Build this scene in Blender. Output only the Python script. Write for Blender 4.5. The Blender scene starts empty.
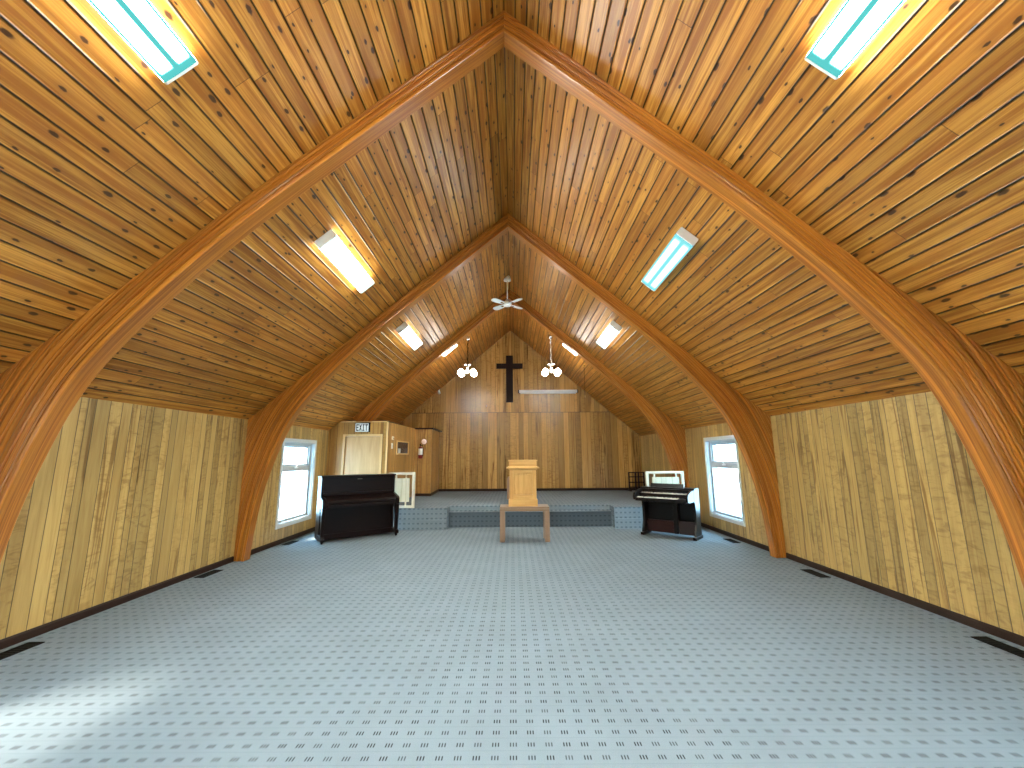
import bpy, bmesh, math, random
from mathutils import Vector, Matrix
from math import sin, cos, pi, radians, sqrt, hypot, atan2

C = bpy.context.scene
COL = C.collection
random.seed(7)

# ------------------------------------------------------------------ camera
cam = bpy.data.cameras.new('camera')
cam.sensor_width = 36.0
cam.lens = 414.03 / 1024 * 36.0
cam.clip_start = 0.02
cam_o = bpy.data.objects.new('camera', cam)
COL.objects.link(cam_o)
PITCH, YAW, ROLL = 0.1715, 0.0007, 0.0066


def cam_dir(x, y, z):
    c, s = cos(ROLL), sin(ROLL)
    x, y = c * x + s * y, -s * x + c * y
    c, s = cos(PITCH), sin(PITCH)
    Y, Z = c * z - s * y, s * z + c * y
    c, s = cos(YAW), sin(YAW)
    return Vector((c * x - s * Y, s * x + c * Y, Z))


rt, up, fw = cam_dir(1, 0, 0), cam_dir(0, 1, 0), cam_dir(0, 0, 1)
cam_o.matrix_world = Matrix(((rt.x, up.x, -fw.x, 0.0537), (rt.y, up.y, -fw.y, 0.0),
                             (rt.z, up.z, -fw.z, 1.5), (0, 0, 0, 1)))
C.camera = cam_o

# ------------------------------------------------------------------ world, exposure, light levels
world = bpy.data.worlds.new('daylight')
C.world = world
world.use_nodes = True
bgn = world.node_tree.nodes['Background']
bgn.inputs['Color'].default_value = (0.42, 0.74, 1.0, 1)
bgn.inputs['Strength'].default_value = 5.5
sun_d = bpy.data.lights.new('hazy_sun', 'SUN')
sun_d.energy = 9.5
sun_d.angle = radians(14)
sun_d.color = (1.0, 0.93, 0.80)
sun_o = bpy.data.objects.new('hazy_sun', sun_d)
COL.objects.link(sun_o)
sun_o.rotation_euler = Vector((1.0, 0.72, -1.05)).to_track_quat('-Z', 'Y').to_euler()
vs = C.view_settings
vs.view_transform = 'Standard'
vs.look = 'None'
vs.exposure = 2.0
vs.gamma = 1.0
vs.use_curve_mapping = False
try:
    C.cycles.use_denoising = True
    C.cycles.denoiser = 'OPENIMAGEDENOISE'
    C.cycles.max_bounces = 10
    C.cycles.diffuse_bounces = 6
    C.cycles.sample_clamp_indirect = 8.0
except Exception:
    pass
TUBE = 78.0          # brightness of the fluorescent fixtures
GLOBE = 10.0        # brightness of the pendant globes

# ------------------------------------------------------------------ room numbers (metres)
W, HW, HR = 4.06, 2.079, 5.556
SL = (HR - HW) / W
ANG = math.atan(SL)
YB, YE = -0.42, 13.12
ARCH_Y = (3.157, 6.404, 9.65)
ARCH_T = 0.16
PZ = 0.43           # stage height
VZ_TOP = 2.265      # vestibule height


# ------------------------------------------------------------------ node helpers
class NT:
    def __init__(self, name):
        self.m = bpy.data.materials.new(name)
        self.m.use_nodes = True
        self.t = self.m.node_tree
        self.t.nodes.clear()
        self.out = self.t.nodes.new('ShaderNodeOutputMaterial')

    def n(self, kind, **kw):
        nd = self.t.nodes.new('ShaderNode' + kind)
        for k, v in kw.items():
            setattr(nd, k, v)
        return nd

    def link(self, a, b):
        self.t.links.new(a, b)

    def put(self, sock, v):
        if isinstance(v, bpy.types.NodeSocket):
            self.link(v, sock)
        else:
            if sock.type == 'RGBA' and len(v) == 3:
                v = (*v, 1)
            sock.default_value = v

    def m_(self, op, a, b=0.0, c=None, clamp=False):
        nd = self.n('Math', operation=op, use_clamp=clamp)
        self.put(nd.inputs[0], a)
        self.put(nd.inputs[1], b)
        if c is not None:
            self.put(nd.inputs[2], c)
        return nd.outputs[0]

    def vec(self, x, y, z=0.0):
        nd = self.n('CombineXYZ')
        for i, v in enumerate((x, y, z)):
            self.put(nd.inputs[i], v)
        return nd.outputs[0]

    def uv(self):
        s = self.n('SeparateXYZ')
        self.link(self.n('UVMap').outputs[0], s.inputs[0])
        return s.outputs[0], s.outputs[1]

    def obj(self):
        return self.n('TexCoord').outputs['Object']

    def noise(self, v, scale=1.0, detail=3.0, rough=0.55, dist=0.0):
        nd = self.n('TexNoise')
        self.put(nd.inputs['Vector'], v)
        nd.inputs['Scale'].default_value = scale
        nd.inputs['Detail'].default_value = detail
        nd.inputs['Roughness'].default_value = rough
        nd.inputs['Distortion'].default_value = dist
        return nd.outputs[0]

    def white(self, v, dim='1D'):
        nd = self.n('TexWhiteNoise', noise_dimensions=dim)
        self.put(nd.inputs['W' if dim == '1D' else 'Vector'], v)
        return nd.outputs['Value'], nd.outputs['Color']

    def ramp(self, f, a, b, lo=0.0, hi=1.0, smooth=True):
        nd = self.n('MapRange', interpolation_type='SMOOTHSTEP' if smooth else 'LINEAR')
        nd.clamp = True if not smooth else nd.clamp
        for i, v in enumerate((f, a, b, lo, hi)):
            self.put(nd.inputs[i], v)
        return nd.outputs[0]

    def mix(self, f, a, b, blend='MIX'):
        nd = self.n('Mix', data_type='RGBA', blend_type=blend)
        self.put(nd.inputs[0], f)
        self.put(nd.inputs[6], a)
        self.put(nd.inputs[7], b)
        return nd.outputs[2]

    def scale(self, c, f):
        nd = self.n('VectorMath', operation='SCALE')
        self.put(nd.inputs[0], c)
        self.put(nd.inputs['Scale'], f)
        return nd.outputs[0]

    def bump(self, h, strength=0.3, dist=0.005):
        nd = self.n('Bump')
        nd.inputs['Strength'].default_value = strength
        nd.inputs['Distance'].default_value = dist
        self.put(nd.inputs['Height'], h)
        return nd.outputs[0]

    def surf(self, col, rough=0.5, normal=None, spec=0.5, metal=0.0, coat=0.0):
        p = self.n('BsdfPrincipled')
        self.put(p.inputs['Base Color'], col)
        self.put(p.inputs['Roughness'], rough)
        p.inputs['Specular IOR Level'].default_value = spec
        p.inputs['Metallic'].default_value = metal
        p.inputs['Coat Weight'].default_value = coat
        p.inputs['Coat Roughness'].default_value = 0.12
        if normal is not None:
            self.link(normal, p.inputs['Normal'])
        self.link(p.outputs[0], self.out.inputs[0])
        return self.m


def plain(name, col, rough=0.5, spec=0.5, metal=0.0, coat=0.0, var=0.06, scale=14.0):
    t = NT(name)
    f = t.noise(t.obj(), scale, 3)
    c = t.mix(f, tuple(x * (1 - var) for x in col), tuple(min(1, x * (1 + var)) for x in col))
    return t.surf(c, rough, None, spec, metal, coat)


def emit(name, col, s):
    t = NT(name)
    e = t.n('Emission')
    e.inputs[0].default_value = (*col, 1)
    e.inputs[1].default_value = s
    t.link(e.outputs[0], t.out.inputs[0])
    return t.m


def ceiling_mat():
    t = NT('knotty_pine_planks')
    s, v = t.uv()
    PW, PL = 0.1339, 3.3
    tw = t.m_('DIVIDE', v, PW)
    row = t.m_('FLOOR', tw)
    fr = t.m_('FRACT', tw)
    e = t.m_('MULTIPLY', t.m_('MINIMUM', fr, t.m_('SUBTRACT', 1.0, fr)), PW)
    r1, _ = t.white(t.m_('ADD', row, 0.37))
    sl = t.m_('ADD', t.m_('DIVIDE', s, PL), t.m_('MULTIPLY', r1, 9.0))
    seg = t.m_('FLOOR', sl)
    fs = t.m_('FRACT', sl)
    e2 = t.m_('MULTIPLY', t.m_('MINIMUM', fs, t.m_('SUBTRACT', 1.0, fs)), PL)
    idv, idc = t.white(t.vec(row, seg, 3.1), '3D')
    sep = t.n('SeparateColor')
    t.link(idc, sep.inputs[0])
    off = t.m_('MULTIPLY', idv, 40.0)
    # grain
    g1 = t.noise(t.vec(t.m_('ADD', t.m_('MULTIPLY', s, 0.9), off), t.m_('MULTIPLY', v, 26.0), off), 1.0, 4, 0.6, 0.6)
    g2 = t.noise(t.vec(t.m_('ADD', t.m_('MULTIPLY', s, 3.0), off), t.m_('MULTIPLY', v, 120.0), off), 1.0, 2, 0.5)
    # knots
    vo = t.n('TexVoronoi', voronoi_dimensions='2D')
    t.put(vo.inputs['Vector'], t.vec(t.m_('ADD', t.m_('MULTIPLY', s, 3.5), off), t.m_('MULTIPLY', v, 7.4)))
    vo.inputs['Scale'].default_value = 1.0
    sk = t.n('SeparateColor')
    t.link(vo.outputs['Color'], sk.inputs[0])
    wob = t.noise(t.vec(t.m_('MULTIPLY', s, 30.0), t.m_('MULTIPLY', v, 60.0), off), 1.0, 2)
    kd = t.m_('ADD', vo.outputs['Distance'], t.m_('MULTIPLY', t.m_('SUBTRACT', wob, 0.5), 0.09))
    rad = t.ramp(sk.outputs[1], 0.1, 1.0, 0.02, 0.15, False)
    knot = t.m_('SUBTRACT', 1.0, t.ramp(kd, t.m_('MULTIPLY', rad, 0.55), rad))
    knot = t.m_('MULTIPLY', knot, t.m_('GREATER_THAN', sk.outputs[1], 0.30))
    halo = t.m_('SUBTRACT', 1.0, t.ramp(kd, 0.0, t.m_('MULTIPLY', rad, 3.0)))
    light, dark = (0.62, 0.295, 0.055), (0.27, 0.086, 0.010)
    col = t.mix(t.ramp(g1, 0.38, 0.64), light, dark)
    col = t.mix(t.m_('MULTIPLY', t.ramp(g2, 0.42, 0.66), 0.45), col, dark)
    col = t.mix(t.m_('MULTIPLY', sep.outputs[0], 0.55), col, (0.42, 0.15, 0.020))
    col = t.scale(col, t.ramp(sep.outputs[1], 0.0, 1.0, 0.76, 1.1, False))
    col = t.mix(t.m_('MULTIPLY', t.m_('MULTIPLY', halo, t.m_('GREATER_THAN', sk.outputs[1], 0.30)), 0.40), col, (0.26, 0.095, 0.022))
    col = t.mix(t.m_('MULTIPLY', knot, 0.92), col, (0.028, 0.008, 0.003))
    gv = t.m_('MINIMUM', t.ramp(e, 0.0022, 0.0098), t.ramp(e2, 0.0006, 0.0036, 0.2, 1.0))
    col = t.scale(col, t.ramp(gv, 0.0, 1.0, 0.05, 1.0, False))
    h = t.m_('ADD', t.ramp(e, 0.0, 0.014), t.m_('MULTIPLY', g1, 0.12))
    rough = t.ramp(g1, 0.3, 0.8, 0.30, 0.42, False)
    return t.surf(col, rough, t.bump(h, 1.0, 0.009), 0.42)


def wallboard_mat(name, light, mid, dark, avg=0.125, curl=1.0, rough=0.34, spec=0.4, vary=(0.72, 1.12), gmin=0.22):
    t = NT(name)
    s, v = t.uv()
    vo = t.n('TexVoronoi', voronoi_dimensions='1D')
    vo.inputs['Scale'].default_value = 1.0 / avg
    vo.inputs['Randomness'].default_value = 0.95
    t.put(vo.inputs['W'], v)
    ve = t.n('TexVoronoi', voronoi_dimensions='1D', feature='DISTANCE_TO_EDGE')
    ve.inputs['Scale'].default_value = 1.0 / avg
    ve.inputs['Randomness'].default_value = 0.95
    t.put(ve.inputs['W'], v)
    e = t.m_('MULTIPLY', ve.outputs['Distance'], avg)
    sc = t.n('SeparateColor')
    t.link(vo.outputs['Color'], sc.inputs[0])
    r, g, b = sc.outputs
    off = t.m_('MULTIPLY', r, 60.0)
    g1 = t.noise(t.vec(t.m_('ADD', t.m_('MULTIPLY', s, 1.1), off), t.m_('MULTIPLY', v, 16.0), off), 1.0, 4, 0.6, 0.8)
    fig = t.noise(t.vec(t.m_('ADD', t.m_('MULTIPLY', s, 13.0), off), t.m_('ADD', t.m_('MULTIPLY', v, 5.0), off), t.m_('MULTIPLY', s, 0.4)), 1.0, 3, 0.6, 1.4)
    heart = t.noise(t.vec(t.m_('ADD', t.m_('MULTIPLY', s, 0.55), off), t.m_('MULTIPLY', v, 11.0), 4.0), 1.0, 3, 0.6, 1.2)
    fine = t.noise(t.vec(t.m_('MULTIPLY', s, 5.0), t.m_('MULTIPLY', v, 110.0), off), 1.0, 2)
    col = t.mix(t.ramp(g1, 0.35, 0.75), light, mid)
    fm = t.m_('MULTIPLY', t.ramp(fig, 0.46, 0.70), t.m_('MULTIPLY', t.ramp(b, 0.25, 0.7), 0.58 * curl))
    col = t.mix(fm, col, dark)
    hm = t.m_('MULTIPLY', t.ramp(heart, 0.54, 0.64), t.m_('MULTIPLY', t.ramp(g, 0.35, 0.6), 0.82))
    col = t.mix(hm, col, dark)
    col = t.mix(t.m_('MULTIPLY', t.ramp(fine, 0.4, 0.8), 0.16), col, dark)
    col = t.scale(col, t.ramp(r, 0.0, 1.0, vary[0], vary[1], False))
    gv = t.ramp(e, 0.0012, 0.0058)
    col = t.scale(col, t.ramp(gv, 0.0, 1.0, gmin, 1.0, False))
    h = t.m_('ADD', t.ramp(e, 0.0, 0.006), t.m_('MULTIPLY', fine, 0.06))
    return t.surf(col, rough, t.bump(h, 0.5, 0.004), spec)


def beam_mat():
    t = NT('varnished_fir_laminations')
    s, v = t.uv()
    lam = t.m_('FLOOR', t.m_('DIVIDE', t.m_('ADD', v, .004), 0.0420))
    r, c = t.white(lam)
    off = t.m_('MULTIPLY', r, 30.0)
    g = t.noise(t.vec(t.m_('ADD', t.m_('MULTIPLY', s, 0.8), off), t.m_('MULTIPLY', v, 55.0), off), 1.0, 4, 0.6, 0.4)
    f = t.noise(t.vec(t.m_('MULTIPLY', s, 4.0), t.m_('MULTIPLY', v, 240.0), off), 1.0, 2)
    col = t.mix(t.ramp(g, 0.33, 0.72), (0.56, 0.21, 0.028), (0.28, 0.074, 0.008))
    col = t.mix(t.m_('MULTIPLY', t.ramp(f, 0.45, 0.8), 0.3), col, (0.20, 0.05, 0.008))
    col = t.scale(col, t.ramp(r, 0.0, 1.0, 0.74, 1.12, False))
    return t.surf(col, 0.30, t.bump(g, 0.08, 0.002), 0.5)


def carpet_mat(name, base, k=1.0):
    t = NT(name)
    s, v = t.uv()
    PX, PY = 0.0937, 0.097
    a, b = t.m_('DIVIDE', s, PX), t.m_('DIVIDE', v, PY)
    fa, fb = t.m_('FRACT', a), t.m_('FRACT', b)
    # three short strokes per repeat
    st = t.m_('ABSOLUTE', t.m_('SUBTRACT', t.m_('FRACT', t.m_('MULTIPLY', t.m_('SUBTRACT', fa, 0.26), 6.25)), 0.5))
    inx = t.m_('LESS_THAN', t.m_('ABSOLUTE', t.m_('SUBTRACT', fa, 0.50)), 0.24)
    iny = t.m_('SUBTRACT', 1.0, t.ramp(t.m_('ABSOLUTE', t.m_('SUBTRACT', fb, 0.5)), 0.11, 0.21))
    mark = t.m_('MULTIPLY', t.m_('MULTIPLY', t.m_('SUBTRACT', 1.0, t.ramp(st, 0.19, 0.28)), inx), iny)
    rr, _ = t.white(t.vec(t.m_('FLOOR', a), t.m_('FLOOR', b), 1.0), '3D')
    mark = t.m_('MULTIPLY', mark, t.ramp(rr, 0.0, 1.0, 0.72, 1.0, False))
    pile = t.noise(t.vec(s, v, 0.0), 260.0, 2, 0.7)
    blot = t.noise(t.vec(s, v, 0.0), 2.2, 3, 0.6)
    col = t.scale(base, t.m_('MULTIPLY', t.ramp(pile, 0.25, 0.75, 0.80, 1.16, False), t.ramp(blot, 0.3, 0.7, 0.94, 1.05, False)))
    line = t.m_('SUBTRACT', 1.0, t.ramp(t.m_('ABSOLUTE', t.m_('SUBTRACT', fb, 0.03)), 0.0, 0.06))
    col = t.scale(col, t.m_('SUBTRACT', 1.0, t.m_('MULTIPLY', line, 0.10)))
    col = t.mix(t.m_('MULTIPLY', mark, 0.95 * k), col, (0.008, 0.012, 0.016))
    return t.surf(col, 0.95, t.bump(pile, 0.4, 0.004), 0.15)


def wood(name, a, b, axis=2, rough=0.35, fine=60.0, spec=0.5, coat=0.0):
    """furniture wood: grain runs along the object's own axis"""
    t = NT(name)
    sp = t.n('SeparateXYZ')
    t.link(t.obj(), sp.inputs[0])
    c = [t.m_('MULTIPLY', sp.outputs[i], 1.6 if i == axis else fine * 0.35) for i in range(3)]
    d = [t.m_('MULTIPLY', sp.outputs[i], 6.0 if i == axis else fine * 2.6) for i in range(3)]
    g = t.noise(t.vec(*c), 1.0, 4, 0.6, 0.7)
    f = t.noise(t.vec(*d), 1.0, 2)
    col = t.mix(t.ramp(g, 0.32, 0.72), a, b)
    col = t.mix(t.m_('MULTIPLY', t.ramp(f, 0.4, 0.8), 0.3), col, b)
    return t.surf(col, rough, t.bump(f, 0.06, 0.001), spec, 0.0, coat)


def tube_mat(name, tubecol, gapcol, s_tube, s_gap):
    """lit acrylic lens: two tubes glow through it as brighter bands"""
    t = NT(name)
    u, v = t.uv()
    d = t.m_('ABSOLUTE', t.m_('SUBTRACT', t.m_('ABSOLUTE', t.m_('SUBTRACT', v, 0.5)), 0.25))
    band = t.m_('SUBTRACT', 1.0, t.ramp(d, 0.11, 0.19))
    ends = t.ramp(t.m_('MINIMUM', u, t.m_('SUBTRACT', 1.0, u)), 0.03, 0.10)
    side = t.m_('LESS_THAN', v, -0.1)
    f = t.m_('ADD', t.m_('MULTIPLY', band, ends), t.m_('MULTIPLY', side, 0.055))
    e = t.n('Emission')
    t.put(e.inputs[0], t.mix(t.m_('MAXIMUM', f, side), gapcol, tubecol))
    t.put(e.inputs[1], t.ramp(f, 0.0, 1.0, s_gap, s_tube, False))
    t.link(e.outputs[0], t.out.inputs[0])
    return t.m


def glass_mat():
    t = NT('window_glass')
    tr, gl, mx = t.n('BsdfTransparent'), t.n('BsdfGlossy'), t.n('MixShader')
    tr.inputs[0].default_value = (0.96, 0.98, 0.98, 1)
    gl.inputs['Roughness'].default_value = 0.02
    mx.inputs[0].default_value = 0.05
    t.link(tr.outputs[0], mx.inputs[1])
    t.link(gl.outputs[0], mx.inputs[2])
    t.link(mx.outputs[0], t.out.inputs[0])
    return t.m


M = {
    'ceil': ceiling_mat(),
    'sidewall': wallboard_mat('birch_wall_boards', (0.50, 0.325, 0.112), (0.385, 0.232, 0.07), (0.17, 0.08, 0.018), 0.112, 0.8),
    'endwall': wallboard_mat('brown_wall_boards', (0.56, 0.315, 0.090), (0.44, 0.225, 0.055), (0.17, 0.070, 0.014), 0.14, 0.7, 0.26, 0.5, (0.55, 1.12)),
    'vestwall': wallboard_mat('honey_wall_boards', (0.50, 0.27, 0.075), (0.40, 0.195, 0.05), (0.20, 0.08, 0.018), 0.13, 0.5),
    'beam': beam_mat(),
    'carpet': carpet_mat('patterned_carpet', (0.165, 0.196, 0.218)),
    'riser': carpet_mat('patterned_riser_carpet', (0.185, 0.220, 0.245)),
    'shaded_step_carpet': carpet_mat('carpet_with_painted_shade', (0.085, 0.105, 0.125)),  # same carpet darkened: shade of the step recess painted into the colour
    'darkbase': wood('dark_base_wood', (0.030, 0.014, 0.009), (0.018, 0.008, 0.005), 1, 0.5, 60, 0.2),
    'white': plain('white_paint', (0.62, 0.64, 0.64), 0.4),
    'vinyl': plain('grey_white_vinyl', (0.42, 0.44, 0.45), 0.4),
    'metal_white': plain('white_enamel', (0.78, 0.78, 0.77), 0.3, 0.5),
    'black': plain('black_metal', (0.005, 0.0045, 0.004), 0.8, 0.1),
    'piano': wood('dark_mahogany', (0.008, 0.0026, 0.0018), (0.005, 0.0016, 0.0012), 0, 0.36, 60, 0.16, 0.0),
    'organ': wood('dark_walnut', (0.007, 0.003, 0.002), (0.004, 0.002, 0.0015), 0, 0.34, 60, 0.2, 0.0),
    'organ_red': wood('red_walnut', (0.030, 0.008, 0.006), (0.02, 0.005, 0.004), 0, 0.4, 60, 0.2),
    'organ_cloth': plain('speaker_cloth', (0.04, 0.03, 0.032), 0.9, 0.2, 0, 0, 0.2, 160),
    'key_white': plain('ivory_plastic', (0.74, 0.72, 0.66), 0.25),
    'oak': wood('golden_oak', (0.66, 0.38, 0.125), (0.52, 0.27, 0.075), 2, 0.38),
    'oak_h': wood('golden_oak_rails', (0.66, 0.38, 0.125), (0.52, 0.27, 0.075), 0, 0.38),
    'tablewood': wood('pinkish_table_wood', (0.30, 0.185, 0.115), (0.23, 0.135, 0.08), 0, 0.4),
    'tableleg': wood('pinkish_leg_wood', (0.30, 0.185, 0.115), (0.23, 0.135, 0.08), 2, 0.4),
    'cross': wood('dark_cross_wood', (0.014, 0.004, 0.003), (0.009, 0.0025, 0.002), 2, 0.5, 60, 0.15),
    'cream': plain('cream_paint', (0.66, 0.58, 0.44), 0.45),
    'creamboard': wallboard_mat('cream_boards', (0.62, 0.55, 0.39), (0.58, 0.51, 0.35), (0.4, 0.32, 0.2), 0.11, 0.2, vary=(.92, 1.05), gmin=.6),
    'door': wood('pale_door_veneer', (0.66, 0.42, 0.20), (0.56, 0.33, 0.14), 2, 0.35, 40),
    'door_trim': wood('light_door_trim', (0.78, 0.52, 0.24), (0.68, 0.42, 0.17), 2, 0.35, 40),
    'chrome': plain('chrome', (0.75, 0.74, 0.72), 0.18, 0.5, 1.0),
    'brass': plain('brass', (0.55, 0.38, 0.14), 0.3, 0.5, 1.0),
    'red': plain('red_enamel', (0.16, 0.008, 0.008), 0.3),
    'gilt': plain('dull_gilt', (0.10, 0.085, 0.07), 0.5),
    'glass': glass_mat(),
    'globe': emit('lit_globe_glass', (1.0, 0.97, 0.90), GLOBE),
    'exit_face': plain('white_sign_face', (0.85, 0.84, 0.80), 0.4),
    'ink': plain('black_lettering', (0.012, 0.010, 0.010), 0.5),
    'photo': plain('dark_print', (0.035, 0.022, 0.02), 0.25, 0.5, 0, 0, 0.8, 6),
    'pink': plain('faded_pink_enamel', (0.80, 0.58, 0.52), 0.4),
    'rope': plain('white_cord', (0.72, 0.70, 0.66), 0.8),
}


# ------------------------------------------------------------------ mesh helpers
class B:
    """collects shapes into one mesh; every face gets uv in metres"""

    def __init__(self):
        self.bm = bmesh.new()
        self.uv = self.bm.loops.layers.uv.new('UVMap')

    def face(self, pts, uvs=None, smooth=False):
        vs_ = [self.bm.verts.new(p) for p in pts]
        f = self.bm.faces.new(vs_)
        f.smooth = smooth
        if uvs:
            for l, w in zip(f.loops, uvs):
                l[self.uv].uv = w
        return f

    def boxuv(self, faces):
        for f in faces:
            n = f.normal
            ax = max(range(3), key=lambda i: abs(n[i]))
            for l in f.loops:
                p = l.vert.co
                l[self.uv].uv = ((p.y, p.z), (p.x, p.z), (p.x, p.y))[ax]

    def add(self, verts, faces, smooth=False, mat=None):
        vv = [self.bm.verts.new(mat @ Vector(p) if mat else p) for p in verts]
        out = []
        for f in faces:
            g = self.bm.faces.new([vv[i] for i in f])
            g.smooth = smooth
            out.append(g)
        self.bm.normal_update()
        self.boxuv(out)
        return out

    def box(self, x0, x1, y0, y1, z0, z1, mat=None):
        v = [(x, y, z) for x in (x0, x1) for y in (y0, y1) for z in (z0, z1)]
        return self.add(v, [(0, 1, 3, 2), (4, 6, 7, 5), (0, 4, 5, 1), (2, 3, 7, 6), (0, 2, 6, 4), (1, 5, 7, 3)], False, mat)

    def taper(self, a, b, mat=None):
        """a, b: (x0,x1,y0,y1,z) bottom and top rectangles"""
        v = []
        for x0, x1, y0, y1, z in (a, b):
            v += [(x0, y0, z), (x1, y0, z), (x1, y1, z), (x0, y1, z)]
        return self.add(v, [(3, 2, 1, 0), (4, 5, 6, 7), (0, 1, 5, 4), (1, 2, 6, 5), (2, 3, 7, 6), (3, 0, 4, 7)], False, mat)

    def prism(self, poly, axis, a, b, mat=None, smooth=False):
        """polygon in the two other axes, extruded from a to b along axis"""
        def pt(p, t):
            return {0: (t, p[0], p[1]), 1: (p[0], t, p[1]), 2: (p[0], p[1], t)}[axis]
        n = len(poly)
        v = [pt(p, a) for p in poly] + [pt(p, b) for p in poly]
        f = [tuple(range(n))[::-1], tuple(range(n, 2 * n))]
        f += [(i, (i + 1) % n, n + (i + 1) % n, n + i) for i in range(n)]
        return self.add(v, f, smooth, mat)

    def lathe(self, prof, seg=24, mat=None, smooth=True, cap=True):
        """profile of (r, z) about the z axis"""
        v, f = [], []
        for r, z in prof:
            for k in range(seg):
                a = 2 * pi * k / seg
                v.append((r * cos(a), r * sin(a), z))
        for i in range(len(prof) - 1):
            for k in range(seg):
                k2 = (k + 1) % seg
                f.append((i * seg + k, i * seg + k2, (i + 1) * seg + k2, (i + 1) * seg + k))
        if cap:
            f.append(tuple(range(seg))[::-1])
            f.append(tuple((len(prof) - 1) * seg + k for k in range(seg)))
        return self.add(v, f, smooth, mat)

    def tube(self, pts, r, seg=8, smooth=True):
        pts = [Vector(p) for p in pts]
        v, f = [], []
        for i, p in enumerate(pts):
            d = (pts[min(i + 1, len(pts) - 1)] - pts[max(i - 1, 0)]).normalized()
            a = d.orthogonal().normalized() if abs(d.z) > 0.9 else d.cross(Vector((0, 0, 1))).normalized()
            if abs(d.z) > 0.9:
                a = Vector((1, 0, 0))
                a = (a - d * a.dot(d)).normalized()
            b_ = d.cross(a)
            for k in range(seg):
                t = 2 * pi * k / seg
                v.append(tuple(p + r * (cos(t) * a + sin(t) * b_)))
        for i in range(len(pts) - 1):
            for k in range(seg):
                k2 = (k + 1) % seg
                f.append((i * seg + k, i * seg + k2, (i + 1) * seg + k2, (i + 1) * seg + k))
        f.append(tuple(range(seg))[::-1])
        f.append(tuple((len(pts) - 1) * seg + k for k in range(seg)))
        return self.add(v, f, smooth)

    def build(self, name, mat, parent=None, bevel=0.0, weld=False, recalc=True):
        if weld:
            bmesh.ops.remove_doubles(self.bm, verts=self.bm.verts, dist=1e-5)
            bmesh.ops.dissolve_degenerate(self.bm, edges=self.bm.edges, dist=1e-6)
        if recalc:
            bmesh.ops.recalc_face_normals(self.bm, faces=self.bm.faces)
        me = bpy.data.meshes.new(name)
        self.bm.to_mesh(me)
        self.bm.free()
        me.materials.append(M[mat] if isinstance(mat, str) else mat)
        o = bpy.data.objects.new(name, me)
        COL.objects.link(o)
        if parent:
            o.parent = parent
        if bevel:
            m = o.modifiers.new('bevel', 'BEVEL')
            m.width = bevel
            m.segments = 2
            m.limit_method = 'ANGLE'
            m.angle_limit = radians(40)
        return o


def thing(name, label, cat, loc=(0, 0, 0), rz=0.0, group=None):
    o = bpy.data.objects.new(name, None)
    o.empty_display_size = 0.1
    COL.objects.link(o)
    o.location = loc
    o.rotation_euler = (0, 0, rz)
    return tag(o, label, cat, group)


def tag(o, label, cat, group=None):
    o['label'] = label
    o['category'] = cat
    if group:
        o['group'] = group
    return o


def struct(o, label=None, cat=None):
    o['kind'] = 'structure'
    if label:
        o['label'] = label
    if cat:
        o['category'] = cat
    return o


def dup(root, loc, label):
    r = root.copy()
    COL.objects.link(r)
    r.location = loc
    r['label'] = label
    for ch in list(root.children):
        c = ch.copy()
        COL.objects.link(c)
        c.parent = r
        for g in list(ch.children):
            d = g.copy()
            COL.objects.link(d)
            d.parent = c
    return r


# ------------------------------------------------------------------ room shell
b = B()
b.face([(-W, YB, 0), (W, YB, 0), (W, YE, 0), (-W, YE, 0)], [(-W, YB), (W, YB), (W, YE), (-W, YE)])
b.face([(-W - .3, YB - .3, -.12), (-W - .3, YE + .3, -.12), (W + .3, YE + .3, -.12), (W + .3, YB - .3, -.12)])
struct(b.build('floor', 'carpet', recalc=False), 'grey carpeted floor with rows of short dark marks', 'floor')

# ceiling: two slopes with thickness
b = B()
LS = hypot(W, HR - HW)
TH = 0.2
for s in (-1, 1):
    a0, a1 = (0, HR), (s * W, HW)
    e1 = (s * (W + .35), HW - .35 * SL)
    P = [(0, YB, HR), (0, YE, HR), (s * W, YE, HW), (s * W, YB, HW)]
    U = [(YB, 0), (YE, 0), (YE, s * LS), (YB, s * LS)]
    if s > 0:
        P, U = P[::-1], U[::-1]
    b.face(P, U)
    b.face([(0, YB - .3, HR + TH), (0, YE + .3, HR + TH), (e1[0], YE + .3, e1[1] + TH), (e1[0], YB - .3, e1[1] + TH)])
struct(b.build('ceiling', 'ceil', recalc=False), 'knotty pine plank ceiling of two steep slopes', 'ceiling')

WIN_Y = (7.52, 8.68)
WIN_Z = (0.335, 1.775)
WIN0_Y = (0.95, 2.11)


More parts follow.
